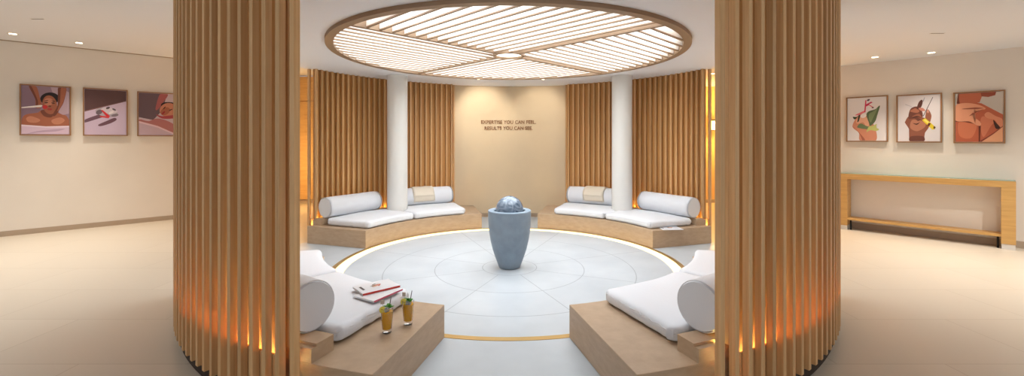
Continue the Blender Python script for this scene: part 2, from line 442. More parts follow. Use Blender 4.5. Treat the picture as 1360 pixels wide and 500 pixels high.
b_l = bolster(-1, 1, 31.5, 'white bolster under a beige towel, on the far left bench')
b_r = bolster(1, 1, 31.5, 'white bolster under a beige towel, on the far right bench')
bolster(1, 1, 58.7, 'white bolster on the far right bench, right of the column, fully in view')

# ------------------------------------------------------------------ towels over the bolsters
def towel(b, off, w, label):
    t = thing('folded_towel', b.location, label, 'towel', 'beige towels over bolsters', b.rotation_euler[2])
    # inner side of the room in the bolster's frame
    mw = b.rotation_euler.to_matrix()
    inward = (Vector((CX, CY, 0)) - Vector((b.location.x, b.location.y, 0))).normalized()
    sy = 1 if (mw @ Vector((0, 1, 0))).dot(inward) > 0 else -1
    for layer, (rad, th0, th1, ww) in enumerate(((.169, 25, 205, w), (.178, 40, 172, w * .97))):
        bm = bmesh.new(); n = 30; m = 10; G = []
        for i in range(n + 1):
            th = R_(180 - (th0 + 30 + (th1 - th0 - 30) * i / n)) if False else R_(th0 + (th1 - th0) * i / n)
            # th measured from the back (outer) side over the top to the inner side
            row = []
            for j in range(m + 1):
                x = off + (j / m - .5) * ww + .006 * math.sin(th * 3)
                rr = rad + .002 * math.sin(j * 1.3 + i * .4)
                row.append((x, -sy * rr * math.cos(th), rr * math.sin(th)))
            G.append(row)
        V = [[bm.verts.new(p) for p in row] for row in G]
        for i in range(n):
            for j in range(m): bm.faces.new((V[i][j], V[i + 1][j], V[i + 1][j + 1], V[i][j + 1]))
        o = build('towel_layer', bm, M_TOWEL, t, world=False, smooth=80)
        s = o.modifiers.new('Solidify', 'SOLIDIFY'); s.thickness = .006; s.offset = 1
    # fringe at the lower front edge
    bm = bmesh.new()
    for k in range(22):
        x = off + (k / 21 - .5) * w * .94; th = R_(204); rr = .172
        p0 = Vector((x, -sy * rr * math.cos(th), rr * math.sin(th))); p1 = p0 + Vector((.003 * math.sin(k), -sy * .004 * -1, -.035))
        tube(bm, [p0, p1], .0022, 4)
    build('fringe', bm, M_TOWEL, t, world=False)
towel(b_l, .08, .40, 'folded beige towel draped over the far left bolster right of the column')
towel(b_r, -.04, .40, 'folded beige towel draped over the far right bolster left of the column')

# ------------------------------------------------------------------ fountain
t = thing('urn_fountain', (UX, UY, .004), 'tall blue-grey stone urn fountain holding a marbled ball, centre of the floor', 'fountain')
prof_o = [(.118, 0), (.130, .006), (.146, .05), (.172, .12), (.206, .22), (.232, .33), (.248, .43), (.258, .53), (.262, .62), (.262, .69), (.257, .697)]
prof_i = [(.196, .697), (.188, .690), (.186, .62), (.10, .60)]
bm = bmesh.new(); lathe(bm, prof_o + prof_i, 72, (UX, UY, .004)); build('urn', bm, M_POT, t, smooth=35)
bm = bmesh.new(); lathe(bm, [(.1865, .655), (.1865, .660)], 64, (UX, UY, .004)); build('water', bm, M_WATER, t, smooth=35)
bm = bmesh.new(); bmesh.ops.create_uvsphere(bm, u_segments=64, v_segments=40, radius=.17, matrix=Matrix.Translation((UX, UY, .705)))
build('stone_ball', bm, M_BALL, t, smooth=180)

# ------------------------------------------------------------------ lettering
def text_mesh(body, size, width, spacing=1.06):
    cu = bpy.data.curves.new('t', 'FONT'); cu.body = body; cu.size = size; cu.align_x = 'CENTER'; cu.extrude = .006; cu.offset = .0016; cu.space_character = spacing
    o = bpy.data.objects.new('t', cu); link(o)
    bpy.context.view_layer.update()
    me = bpy.data.meshes.new_from_object(o.evaluated_get(bpy.context.evaluated_depsgraph_get()))
    bpy.data.objects.remove(o)
    bm = bmesh.new(); bm.from_mesh(me); bpy.data.meshes.remove(me)
    xs = [v.co.x for v in bm.verts]; w = max(xs) - min(xs); c = (max(xs) + min(xs)) / 2
    for v in bm.verts: v.co.x = (v.co.x - c) * width / w
    return bm
RW = 3.37
t = thing('wall_lettering', (CX, CY + RW, 1.86), 'two lines of bronze capital letters on the curved back wall', 'sign')
for body, width, z, xo in (('EXPERTISE YOU CAN FEEL.', 1.125, 1.895, -.03), ('RESULTS YOU CAN SEE.', .985, 1.772, -.03)):
    bm = text_mesh(body, .098, width)
    words = body.split(' ')
    for v in bm.verts:
        a = (v.co.x + xo) / RW; r = RW - .0075 - v.co.z
        v.co = Vector((CX + r * math.sin(a), CY + r * math.cos(a), z + v.co.y))
    # split the line into its words at the widest gaps
    isl = []; left = set(bm.verts)
    while left:
        st = [left.pop()]; comp = set(st)
        while st:
            for e_ in st.pop().link_edges:
                for v in e_.verts:
                    if v in left: left.discard(v); comp.add(v); st.append(v)
        isl.append((min(v.co.x for v in comp), max(v.co.x for v in comp), comp))
    isl.sort(key=lambda k: k[0]); gaps = []; mx_ = isl[0][1]
    for k in range(1, len(isl)):
        gaps.append((isl[k][0] - mx_, k)); mx_ = max(mx_, isl[k][1])
    cuts = sorted(k for g_, k in sorted(gaps)[-(len(words) - 1):]) + [len(isl)]
    a_ = 0
    for c_ in cuts:
        keep = set().union(*[x_[2] for x_ in isl[a_:c_]]); a_ = c_
        b2 = bm.copy(); idx = {v.index for v in keep} if False else None
        bm.verts.index_update(); ids = {v.index for v in keep}
        b2.verts.ensure_lookup_table(); b2.verts.index_update()
        bmesh.ops.delete(b2, geom=[v for v in b2.verts if v.index not in ids], context='VERTS')
        build('word', b2, M_LETTER, t)
    bm.free()

# ------------------------------------------------------------------ ceiling light disc
ZB = 2.622
t = thing('round_ceiling_light', (CX, CY, ZB), 'huge round luminous ceiling light with wooden fins over the fountain', 'ceiling light')
bm = bmesh.new(); arc(bm, 1, 1, 2.065, 2.149, 0, 360, ZB, ZB + .14, 160); build('outer_frame', bm, M_RING, t, smooth=True)
bm = bmesh.new(); lathe(bm, [(2.068, ZB + .15), (2.068, ZB + .155)], 96, (CX, CY, 0)); build('diffuser', bm, M_DIFF, t)
bm = bmesh.new(); arc(bm, 1, 1, .165, .2, 0, 360, ZB, ZB + .13, 64); build('hub_ring', bm, M_RING, t, smooth=True)
bm = bmesh.new(); lathe(bm, [(.164, ZB + .02), (.164, ZB + .03)], 64, (CX, CY, 0)); build('hub_lamp', bm, M_HUB, t)
def barlocal(u0, u1, v, th, z0, z1, ang):
    bm = bmesh.new(); box(bm, u0, u1, v - th / 2, v + th / 2, z0, z1, Matrix.Translation((CX, CY, 0)) @ Matrix.Rotation(ang, 4, 'Z')); return bm
M_FINB = [M_FIN, M_RING]
for k in range(4):
    ang = R_(-45 + 90 * k)
    build('spoke', barlocal(.198, 2.067, 0, .045, ZB + .002, ZB + .12, ang), M_RING, t)
    # fins parallel to this spoke, filling the quarter on its clockwise side (pinwheel)
    v = .137
    i = 1
    while v < 2.03:
        vv = -v
        u1 = math.sqrt(2.064 ** 2 - v * v); u0 = .024
        if v < .2: u0 = math.sqrt(.2 ** 2 - v * v) + .002
        bm = barlocal(u0, u1, vv, .021, ZB + .017, ZB + .115, ang)
        # thin darker edge at the bottom of each fin
        b2 = barlocal(u0, u1, vv, .024, ZB + .004, ZB + .017, ang)   # timber lipping under each fin
        fn = build('fin', bm, M_FIN, t); build('fin_edge', b2, M_RING, fn, world=False)
        fn.children[0].data.transform(Matrix.Translation(-t.location))
        v += .137; i += 1

# ------------------------------------------------------------------ downlights (lens and trim) + spots
def spot(loc, target, power, colr, size=70, blend=.6, rad=.04):
    l = bpy.data.lights.new('downlight_and_fill_beam', 'SPOT'); l.energy = power; l.color = colr; l.spot_size = R_(size); l.spot_blend = blend; l.shadow_soft_size = rad
    o = bpy.data.objects.new('downlight_and_fill_beam', l); o.location = loc
    o.rotation_euler = (Vector(target) - Vector(loc)).to_track_quat('-Z', 'Y').to_euler(); link(o); return o
def downlight(x, y, zc, label, group='recessed ceiling downlights', r=.045):
    t = thing('downlight', (x, y, zc), label, 'downlight', group)
    bm = bmesh.new(); lathe(bm, [(r, -.001), (r + .018, -.004), (r + .02, 0)], 32, (x, y, zc), False, False)
    lathe(bm, [(r, -.001), (r * .92, -.0005)], 32, (x, y, zc), False, False); build('trim_ring', bm, M_TRIM, t)
    bm = bmesh.new(); lathe(bm, [(r * .93, -.003), (r * .93, -.0005)], 32, (x, y, zc)); build('lamp_lens', bm, M_LAMP, t)
def cpt(px, py, zc):
    Y = F * (zc - CAMZ) / (Y0 - py); return (px - 680) / F * Y, Y
WARM = (1, .91, .78)
for px, py, zc, lab in ((17, 45, HALL_L, 'recessed downlight in the left hall ceiling, nearer the image edge'), (105, 57, HALL_L, 'recessed downlight in the left hall ceiling, nearer the slat screen'),
                    (1162, 76, HALL_R, 'recessed downlight in the right hall ceiling, nearer the slat screen'), (1237, 70, HALL_R, 'recessed downlight in the right hall ceiling, nearer the image edge')):
    x, y = cpt(px, py, zc); downlight(x, y, zc, lab)
    spot((x, y, zc - .02), (x * .9, y * .95, 0), 100, WARM, 98, 1.0)
for (x, y, zc) in ((-5.4, 4.2, HALL_L), (-6.6, 5.2, HALL_L), (5.4, 4.2, HALL_R), (6.6, 4.6, HALL_R)):  # added spots without fittings, out of view, to brighten the halls
    spot((x, y, zc - .02), (x, y, 0), 128, (1, .97, .93), 125, .9)
for x, s, pw, lab in ((-.60, -1, 20, 'small ceiling downlight over the left half of the lettered wall'), (.56, 1, 11, 'small ceiling downlight over the right half of the lettered wall')):
    downlight(x, CY + 2.32, CEIL, lab, 'wall washers over the lettering', .03)
    spot((x, CY + 2.32, CEIL - .02), (x * 1.0, CY + 3.36, 2.05), pw * 1.7, (1, .92, .8), 74, .8, .015)
x, y = cpt(946, 98, HALL_R); downlight(x, y, HALL_R, 'recessed downlight in the amber-lit passage behind the right side opening')
spot((x, y, HALL_R - .02), (x, y, 0), 40, (1, .72, .35), 110, .8)
# slot lines in the hall ceilings
for px, py, zc, lab in ((50, 25, HALL_L, 'short dark slot diffuser in the left hall ceiling'), (1245, 44, HALL_R, 'short dark slot diffuser in the right hall ceiling')):
    x, y = cpt(px, py, zc)
    t = thing('ceiling_slot', (x, y, zc), lab, 'air vent')
    bm = bmesh.new(); box(bm, x - .09, x + .09, y - .012, y + .012, zc - .004, zc); build('vent_frame', bm, M_TRIM, t)
    bm = bmesh.new(); box(bm, x - .08, x + .08, y - .006, y + .006, zc - .0055, zc - .004); build('slot', bm, M_DARK, t)

# ------------------------------------------------------------------ lantern in the amber passage
sxp, syp, szp = 4.93, 10.55, 1.92
t = thing('wall_lantern', (sxp, 10.8, 1.75), 'glowing glass wall lantern with black bands, at the right side opening', 'wall lamp')
bm = bmesh.new(); lathe(bm, [(.085, -.11), (.095, 0), (.085, .11)], 32, (sxp, syp, szp)); build('glass_shade', bm, M_SCREEN, t, smooth=True)
for z in (-.13, .11):
    bm = bmesh.new(); lathe(bm, [(.1, z), (.1, z + .02)], 32, (sxp, syp, szp)); build('metal_band', bm, M_BLACK, t)
bm = bmesh.new(); box(bm, sxp - .012, sxp + .012, syp, 10.795, szp + .13, szp + .15); box(bm, sxp - .04, sxp + .04, 10.775, 10.799, szp - .08, szp + .2); build('bracket', bm, M_BLACK, t)
def point(loc, e, c, r=.1):
    l = bpy.data.lights.new('lamp_glow', 'POINT'); l.energy = e; l.color = c; l.shadow_soft_size = r
    o = bpy.data.objects.new('lamp_glow', l); o.location = loc; link(o)
point((sxp, syp - .25, szp), 70, (1, .58, .16))
point((-5.0, 9.6, 1.0), 42, (1, .62, .24))

# ------------------------------------------------------------------ glasses with drinks
M_GL = mat('clear_glass', (255, 255, 255), .02, trans=1.0, ior=1.45)
M_DRINK = mat('amber_drink', (255, 186, 36), .25, trans=.0, ior=1.33, emis=None)
M_MINT = mat('mint_green', (70, 150, 40), .6)
M_LEMON = mat('lemon_slice', (240, 220, 90), .5)
M_STRAW = mat('dark_straw', (90, 80, 80), .5)
M_ICE = mat('pale_ice', (235, 240, 240), .1, trans=.5)
M_TAG = mat('card_tag', (196, 180, 164), .7)
def drink(px, py, label, rot):
    Y = F * (CAMZ - BH) / (py - Y0); X = (px - 680) / F * Y
    t = thing('drink_glass', (X, Y, BH), label, 'drink', 'iced drinks on the bench', rot)
    bm = bmesh.new()
    lathe(bm, [(.022, 0), (.029, .001), (.030, .02), (.0345, .07), (.039, .12), (.0405, .165), (.0392, .166), (.0375, .12), (.033, .07), (.0285, .027), (.01, .022)], 40)
    build('glass', bm, M_GL, t, world=False, smooth=50)
    bm = bmesh.new(); lathe(bm, [(.027, .0275), (.0325, .07), (.0368, .12), (.038, .142)], 40); build('drink_liquid', bm, M_DRINK, t, world=False, smooth=50)
    bm = bmesh.new(); rn = random.Random(px)
    for k in range(4):
        box(bm, -.012, .012, -.012, .012, -.01, .01, Matrix.Translation((rn.uniform(-.014, .014), rn.uniform(-.014, .014), .150)) @ Matrix.Rotation(rn.uniform(0, 3), 4, Vector((rn.random(), rn.random(), 1))))
    build('ice', bm, M_ICE, t, world=False)
    for k in range(11):
        bm = bmesh.new(); a = rn.uniform(0, 2 * PI); ln = rn.uniform(.02, .032); tilt = rn.uniform(.2, 1.1)
        c = Vector((.012 + rn.uniform(-.012, .014), rn.uniform(-.012, .012), .16 + rn.uniform(0, .015)))
        rowsL = []
        d = Vector((math.cos(a) * math.cos(tilt), math.sin(a) * math.cos(tilt), math.sin(tilt))); s = Vector((-math.sin(a), math.cos(a), 0)); u = d.cross(s)
        for i in range(7):
            f = i / 6; w = .011 * math.sin(PI * min(1, f * .93 + .07)) ** .7
            p = c + d * ln * f + u * (-.006 * f * f)
            rowsL.append([bm.verts.new(p - s * w - u * -.003), bm.verts.new(p), bm.verts.new(p + s * w - u * -.003)])
        for A, B in zip(rowsL, rowsL[1:]):
            bm.faces.new((A[0], A[1], B[1], B[0])); bm.faces.new((A[1], A[2], B[2], B[1]))
        o = build('mint_leaf', bm, M_MINT, t, world=False, smooth=80)
        sm = o.modifiers.new('Solidify', 'SOLIDIFY'); sm.thickness = .0008
    bm = bmesh.new(); tube(bm, [(-.012, 0, .03), (.012, .005, .15), (.026, .008, .235)], .0028, 8); build('straw', bm, M_STRAW, t, world=False)
    bm = bmesh.new(); tube(bm, [(.012, 0, .03), (-.018, -.004, .15), (-.03, -.006, .205)], .0014, 6); build('cocktail_pick', bm, M_TAG, t, world=False)
    bm = bmesh.new(); box(bm, -.042, -.016, -.008, -.005, .195, .222); build('pick_tag', bm, M_TAG, t, world=False)
    bm = bmesh.new(); lathe(bm, [(.021, -.002), (.022, 0), (.021, .002)], 24)
    bm.transform(Matrix.Translation((-.028, -.012, .158)) @ Matrix.Rotation(R_(70), 4, 'X') @ Matrix.Rotation(R_(20), 4, 'Y')); build('lemon_slice', bm, M_LEMON, t, world=False)
drink(514, 442, 'amber iced drink with mint in a glass, nearer the camera on the left bench', .2)
drink(542, 431, 'amber iced drink with mint and lemon slice, farther of the two on the left bench', -.3)

# ------------------------------------------------------------------ magazines
M_PAPER = mat('paper_edge', (232, 232, 230), .8)
M_COVER = mat('white_cover', (234, 234, 236), .35)
M_RED = mat('red_spine', (206, 62, 52), .4)
M_PINK = mat('pink_spine', (206, 92, 120), .4)
M_ARTR = mat('cover_red_print', (196, 70, 60), .5); M_ARTG = mat('cover_green_print', (70, 110, 70), .5); M_ARTS = mat('cover_skin_print', (214, 160, 130), .5)
def ell(bm, cx, cy, rx, ry, z, ang=0, n=20):
    c, s = math.cos(ang), math.sin(ang)
    bm.faces.new([bm.verts.new((cx + rx * math.cos(2 * PI * i / n) * c - ry * math.sin(2 * PI * i / n) * s, cy + rx * math.cos(2 * PI * i / n) * s + ry * math.sin(2 * PI * i / n) * c, z)) for i in range(n)])
def magazine(loc, rz, w, l, th, spine, label, picture=True, group='magazines on the cushion'):
    """spine along local x at y=0, pages towards +y"""
    t = thing('magazine', loc, label, 'magazine', group, rz)
    bm = bmesh.new(); box(bm, .002, l - .002, .004, w - .002, .0012, th - .0012); build('pages', bm, M_PAPER, t, world=False)
    bm = bmesh.new(); box(bm, 0, l, .0015, w, 0, .0012); box(bm, 0, l, .0015, w, th - .0012, th); build('cover', bm, M_COVER, t, world=False)
    bm = bmesh.new(); box(bm, 0, l, -.001, .0015, 0, th); build('spine', bm, spine, t, world=False)
    if picture:
        bm = bmesh.new(); z = th + .0006
        ell(bm, l * .52, w * .55, .045, .016, z, .4); build('cover_picture', bm, M_ARTS, t, world=False)
        bm = bmesh.new(); ell(bm, l * .5, w * .62, .025, .007, z + .0004, -.5); ell(bm, l * .58, w * .5, .02, .006, z + .0004, .9); build('cover_picture', bm, M_ARTR, t, world=False)
        bm = bmesh.new(); ell(bm, l * .42, w * .56, .022, .006, z + .0008, .1); ell(bm, l * .50, w * .72, .018, .005, z + .0008, .3); build('cover_picture', bm, M_ARTG, t, world=False)
        bm = bmesh.new(); box(bm, l * .1, l * .16, w * .35, w * .75, z - .0006, z + .0002); build('cover_title', bm, M_STRAW, t, world=False)
ZC = BH + .128
def onz(px, py, z):
    Y = F * (CAMZ - z) / (py - Y0); return Vector(((px - 680) / F * Y, Y, z))
a, b = onz(497, 402.5, ZC), onz(535, 386, ZC); d = b - a
magazine(a, math.atan2(d.y, d.x), .215, .29, .012, M_PINK, 'white magazine with pink spine, lower of the two on the near left cushion', False)
a, b = onz(482, 393.5, ZC + .013), onz(531, 382, ZC + .013); d = b - a
magazine(a + Vector((0, 0, .0005)), math.atan2(d.y, d.x), .215, .295, .014, M_RED, 'white magazine with red spine and small cover picture, lying on top of another')
a = onz(881, 306.2, BH + .001); 
magazine(a, R_(4), .24, .30, .008, M_COVER, 'thin white booklet on the bare end of the far right bench', True, 'booklet on the far right bench')

# ------------------------------------------------------------------ console table in the right hall
a = Vector((((1112 - 680) / F) * 7.62, 7.62, 0)); b = Vector((((1349.5 - 680) / F) * 6.09, 6.09, 0))
d = (b - a); ln = d.length; ang = math.atan2(d.y, d.x)
t = thing('console_table', a, 'long golden oak console table against the right hall wall', 'console table', None, ang)
DEP, HT = .30, .985
bm = bmesh.new(); box(bm, 0, ln, 0, DEP, HT - .105, HT - .012); bevel(build('table_top', bm, M_GOLD, t, world=False), .002, 1)
bm = bmesh.new(); box(bm, .004, ln - .004, .004, DEP - .004, HT - .0115, HT); build('glass_top', bm, M_GLASSEDGE, t, world=False)
for x0 in (0, ln - .14):
    bm = bmesh.new(); box(bm, x0, x0 + .14, 0, DEP, .075, HT - .105); lg = build('leg', bm, M_GOLD, t, world=False)
    bm = bmesh.new(); box(bm, x0 + .005, x0 + .135, .01, DEP - .01, 0, .075); build('foot', bm, M_TRIM, lg, world=False)
bm = bmesh.new(); box(bm, .14, ln - .14, .02, DEP - .01, .17, .205); build('lower_shelf', bm, M_GOLD, t, world=False)
for x0 in (.16, ln - .19):
    bm = bmesh.new(); tube(bm, [(x0 + .02, .06, 0), (x0 + .02, .06, .17)], .012, 10); build('support_peg', bm, M_BLACK, t, world=False)

# ------------------------------------------------------------------ pictures
def smooth_poly(pts, n=6):
    out = []; m = len(pts)
    for i in range(m):
        p0, p1, p2, p3 = (Vector(pts[(i + k - 1) % m]) for k in range(4))
        for k in range(n):
            s = k / n
            out.append(.5 * ((2 * p1) + (p2 - p0) * s + (2 * p0 - 5 * p1 + 4 * p2 - p3) * s * s + (3 * p1 - p0 - 3 * p2 + p3) * s ** 3))
    return out
def clipc(v): return min(max(v, .002), .998)
def E(cx, cy, rx, ry, ang=0, n=22):
    c, s = math.cos(R_(ang)), math.sin(R_(ang))
    return [(cx + rx * math.cos(2 * PI * i / n) * c - ry * math.sin(2 * PI * i / n) * s, cy + rx * math.cos(2 * PI * i / n) * s + ry * math.sin(2 * PI * i / n) * c) for i in range(n)]
ARTM = {}
def amat(c):
    if c not in ARTM: ARTM[c] = mat('print_ink_%d_%d_%d' % c, c, .6)
    return ARTM[c]
def picture(p0, p1, zlo, zhi, nrm, bg, shapes, label, grp):
    """p0 left bottom point on the wall plane (2D), p1 right; nrm points into the room"""
    p0 = Vector((p0[0], p0[1], 0)); p1 = Vector((p1[0], p1[1], 0)); dx = (p1 - p0); W = dx.length; dx.normalize(); H = zhi - zlo
    nv = Vector((nrm[0], nrm[1], 0)).normalized()
    t = thing('framed_picture', p0 + Vector((0, 0, zlo)), label, 'framed picture', grp, math.atan2(dx.y, dx.x))
    s = 1 if (Matrix.Rotation(t.rotation_euler[2], 3, 'Z') @ Vector((0, -1, 0))).dot(nv) > 0 else -1
    def B(bm, x0, x1, z0, z1, d0, d1): box(bm, x0, x1, min(-s * d0, -s * d1), max(-s * d0, -s * d1), z0, z1)
    fw = .016
    bm = bmesh.new(); B(bm, 0, W, 0, fw, .012, .045); B(bm, 0, W, H - fw, H, .012, .045); B(bm, 0, fw, fw, H - fw, .012, .045); B(bm, W - fw, W, fw, H - fw, .012, .045)
    build('frame', bm, M_FRAME, t, world=False)
    bm = bmesh.new(); B(bm, .05, W - .05, .05, H - .05, 0.0, .012); build('hanging_batten', bm, M_DARK, t, world=False)
    bm = bmesh.new(); B(bm, fw + .004, W - fw - .004, fw + .004, H - fw - .004, .012, .036)
    mats = [amat(bg)]; w2 = W - 2 * fw - .01; h2 = H - 2 * fw - .01; dep = .0364
    for f in bm.faces: f.material_index = 0
    for c, pts, sm in shapes:
        m = amat(c)
        if m not in mats: mats.append(m)
        q = smooth_poly(pts) if sm else [Vector(p) for p in pts]
        f = bm.faces.new([bm.verts.new((fw + .005 + clipc(v[0]) * w2, -s * dep, fw + .005 + clipc(v[1]) * h2)) for v in q])
        f.material_index = mats.index(m); dep += .00012
        if len(f.verts) > 4: bmesh.ops.triangulate(bm, faces=[f])
    me_m = mats
    # keep own normals: no recalculation trouble on flat islands
    me = bpy.data.meshes.new('printed_photograph'); bm.to_mesh(me); bm.free()
    for m in me_m: me.materials.append(m)
    o = bpy.data.objects.new('printed_photograph', me); o.parent = t; link(o)
def hitL(px):
    k = (px - 680) / F; s = (k * LA.y - LA.x) / (LD.x - k * LD.y); return LA + LD * s
def hitR(px):
    k = (px - 680) / F; s = (k * RA.y - RA.x) / (RD.x - k * RD.y); return RA + RD * s
SK, SKD, SKL = (164, 98, 72), (118, 66, 50), (196, 130, 102)
face_a = [((138, 112, 128), [(0, .98), (0, .3), (.3, .3), (.42, .6), (.3, .8), (.25, .98)], False),
          ((186, 160, 172), [(.6, .99), (.8, .99), (1, .9), (1, .45), (.8, .4)], False),
          ((SK), [(.03, .14), (.03, .34), (.12, .41), (.34, .45), (.42, .5), (.7, .48), (.8, .43), (.95, .38), (.98, .14)], True),
          ((SKD), [(.4, .5), (.46, .38), (.62, .36), (.68, .5)], True),
          ((SKL), [(.1, .33), (.2, .37), (.38, .3), (.3, .24), (.14, .25)], True),
          ((SKL), [(.62, .3), (.8, .36), (.9, .3), (.8, .22), (.66, .22)], True),
          ((34, 24, 26), E(.58, .75, .2, .13, 8), False),
          ((SK), E(.58, .62, .155, .2, 10), False), ((SKL), E(.55, .68, .1, .08, 10), False),
          ((60, 34, 30), E(.50, .66, .045, .012, 8), False), ((60, 34, 30), E(.65, .66, .04, .012, -4), False),
          ((50, 28, 26), E(.50, .70, .05, .008, 12), False), ((50, 28, 26), E(.66, .70, .045, .008, -8), False),
          ((SKD), E(.58, .59, .03, .02, 0), False), ((168, 60, 60), E(.58, .525, .055, .02, 0), False),
          ((SK), [(.15, .99), (.30, .99), (.38, .74), (.42, .6), (.36, .54), (.28, .56), (.3, .7)], True),
          ((SKD), [(.15, .99), (.2, .99), (.33, .7), (.32, .56), (.28, .56), (.29, .7)], True),
          ((196, 48, 52), E(.48, .57, .055, .04, 10), False),
          ((236, 226, 222), [(.0, .53), (.4, .565), (.43, .6), (.4, .61), (0, .55)], False),
          ((SKD), [(.76, .99), (.93, .99), (.88, .7), (.8, .55), (.72, .42), (.66, .38), (.66, .45), (.74, .6), (.76, .8)], True),
          ((SK), [(.82, .99), (.93, .99), (.87, .7), (.78, .53), (.74, .5), (.8, .7)], True),
          ((212, 186, 204), [(0, 0), (1, 0), (1, .17), (.5, .15), (0, .18)], False),
          ((232, 212, 222), [(0, .165), (.5, .14), (1, .155), (1, .185), (.5, .165), (0, .195)], False),
          ((186, 158, 180), [(.1, 0), (.3, .03), (.7, .06), (.9, .12), (.6, .1), (.3, .06)], True)]
obj_b = [((92, 64, 64), [(0, 1), (0, .5), (1, .77), (1, 1)], False), ((122, 88, 84), [(0, .5), (1, .765), (1, .78), (0, .525)], False),
         ((112, 82, 96), [(0, .26), (.3, .35), (.5, .42), (.4, .46), (.25, .42), (0, .32)], True),
         ((112, 78, 90), [(.32, .22), (.38, .19), (.62, .26), (.76, .34), (.7, .38), (.5, .3)], True),
         ((176, 166, 176), E(.52, .50, .27, .1, -6), False), ((214, 202, 210), E(.58, .54, .2, .07, -4), False),
         ((110, 96, 104), E(.34, .5, .08, .05, 20), False), ((90, 76, 82), E(.55, .6, .05, .025, 20), False), ((98, 84, 92), E(.7, .57, .05, .02, -20), False),
         ((232, 222, 226), E(.63, .5, .07, .03, 30), False), ((130, 116, 124), E(.72, .44, .09, .03, 10), False),
         ((206, 44, 52), [(.38, .55), (.42, .55), (.6, .42), (.57, .38), (.5, .42)], False),
         ((206, 60, 66), [(.36, .42), (.36, .39), (.57, .37), (.58, .41)], False)]
face_c = [((104, 84, 92), [(0, 1), (0, .42), (.3, .36), (.5, .6), (.6, 1)], False), ((34, 36, 54), [(.86, .99), (.86, .66), (1, .6), (1, .99)], False),
          ((166, 92, 92), [(.45, .99), (.62, .99), (.52, .8), (.42, .64), (.36, .6), (.36, .7)], True),
          ((176, 112, 110), [(0, .36), (.2, .33), (.4, .4), (.7, .3), (.95, .05), (.8, 0), (0, .1)], True),
          ((30, 20, 24), E(.72, .68, .26, .12, -12), False), ((SKL), E(.62, .62, .19, .16, 30), False), ((SK), E(.56, .58, .12, .08, 40), False),
          ((60, 30, 32), E(.54, .66, .045, .012, 50), False), ((60, 30, 32), E(.68, .62, .045, .012, 30), False), ((150, 40, 50), E(.52, .54, .05, .02, 50), False),
          ((170, 70, 76), [(.36, .5), (.5, .46), (.8, .5), (.78, .42), (.5, .4)], True),
          ((196, 172, 186), [(0, 0), (0, .3), (.4, .2), (.8, .02), (.8, 0)], False), ((224, 196, 204), [(0, .33), (.4, .22), (.82, .02), (.78, .0), (.4, .18), (0, .29)], False)]
flower = [((208, 140, 112), [(.34, 0), (.74, 0), (.72, .3), (.6, .46), (.52, .6), (.3, .6), (.13, .34), (.3, .18)], True),
          ((166, 96, 74), [(.3, .18), (.13, .34), (.16, .32), (.34, .16), (.46, .02), (.4, 0)], True),
          ((232, 176, 146), [(.24, .5), (.4, .58), (.54, .5), (.56, .36), (.5, .3), (.42, .42), (.26, .4)], True),
          ((112, 130, 92), [(.28, .3), (.56, .26), (.66, .3), (.5, .34), (.36, .4), (.28, .36)], True),
          ((92, 110, 78), [(.5, .6), (.56, .68), (.72, .72), (.84, .8), (.78, .6), (.72, .44), (.6, .34), (.56, .42)], True),
          ((126, 144, 104), [(.56, .6), (.68, .68), (.78, .74), (.68, .54), (.6, .42)], True),
          ((190, 196, 116), [(.5, .2), (.6, .24), (.74, .22), (.82, .26), (.74, .3), (.76, .38), (.66, .34), (.56, .32)], True),
          ((54, 70, 46), [(.14, .56), (.2, .5), (.3, .6), (.24, .56)], True), ((60, 60, 50), [(.26, .44), (.3, .6), (.34, .6), (.3, .46)], True),
          ((226, 120, 130), [(.2, .6), (.34, .66), (.46, .7), (.46, .66), (.3, .6)], True), ((240, 232, 230), E(.42, .58, .08, .05, 10), False),
          ((206, 60, 96), [(.44, .66), (.46, .8), (.47, .94), (.5, .94), (.49, .8), (.475, .66)], False),
          ((206, 60, 96), [(.46, .78), (.56, .82), (.68, .75), (.68, .77), (.56, .84), (.46, .81)], False),
          ((190, 50, 90), [(.48, .84), (.62, .9), (.66, .88), (.49, .81)], False), ((90, 70, 76), E(.55, .94, .04, .02, 20), False), ((90, 70, 76), E(.66, .76, .03, .015, 0), False)]
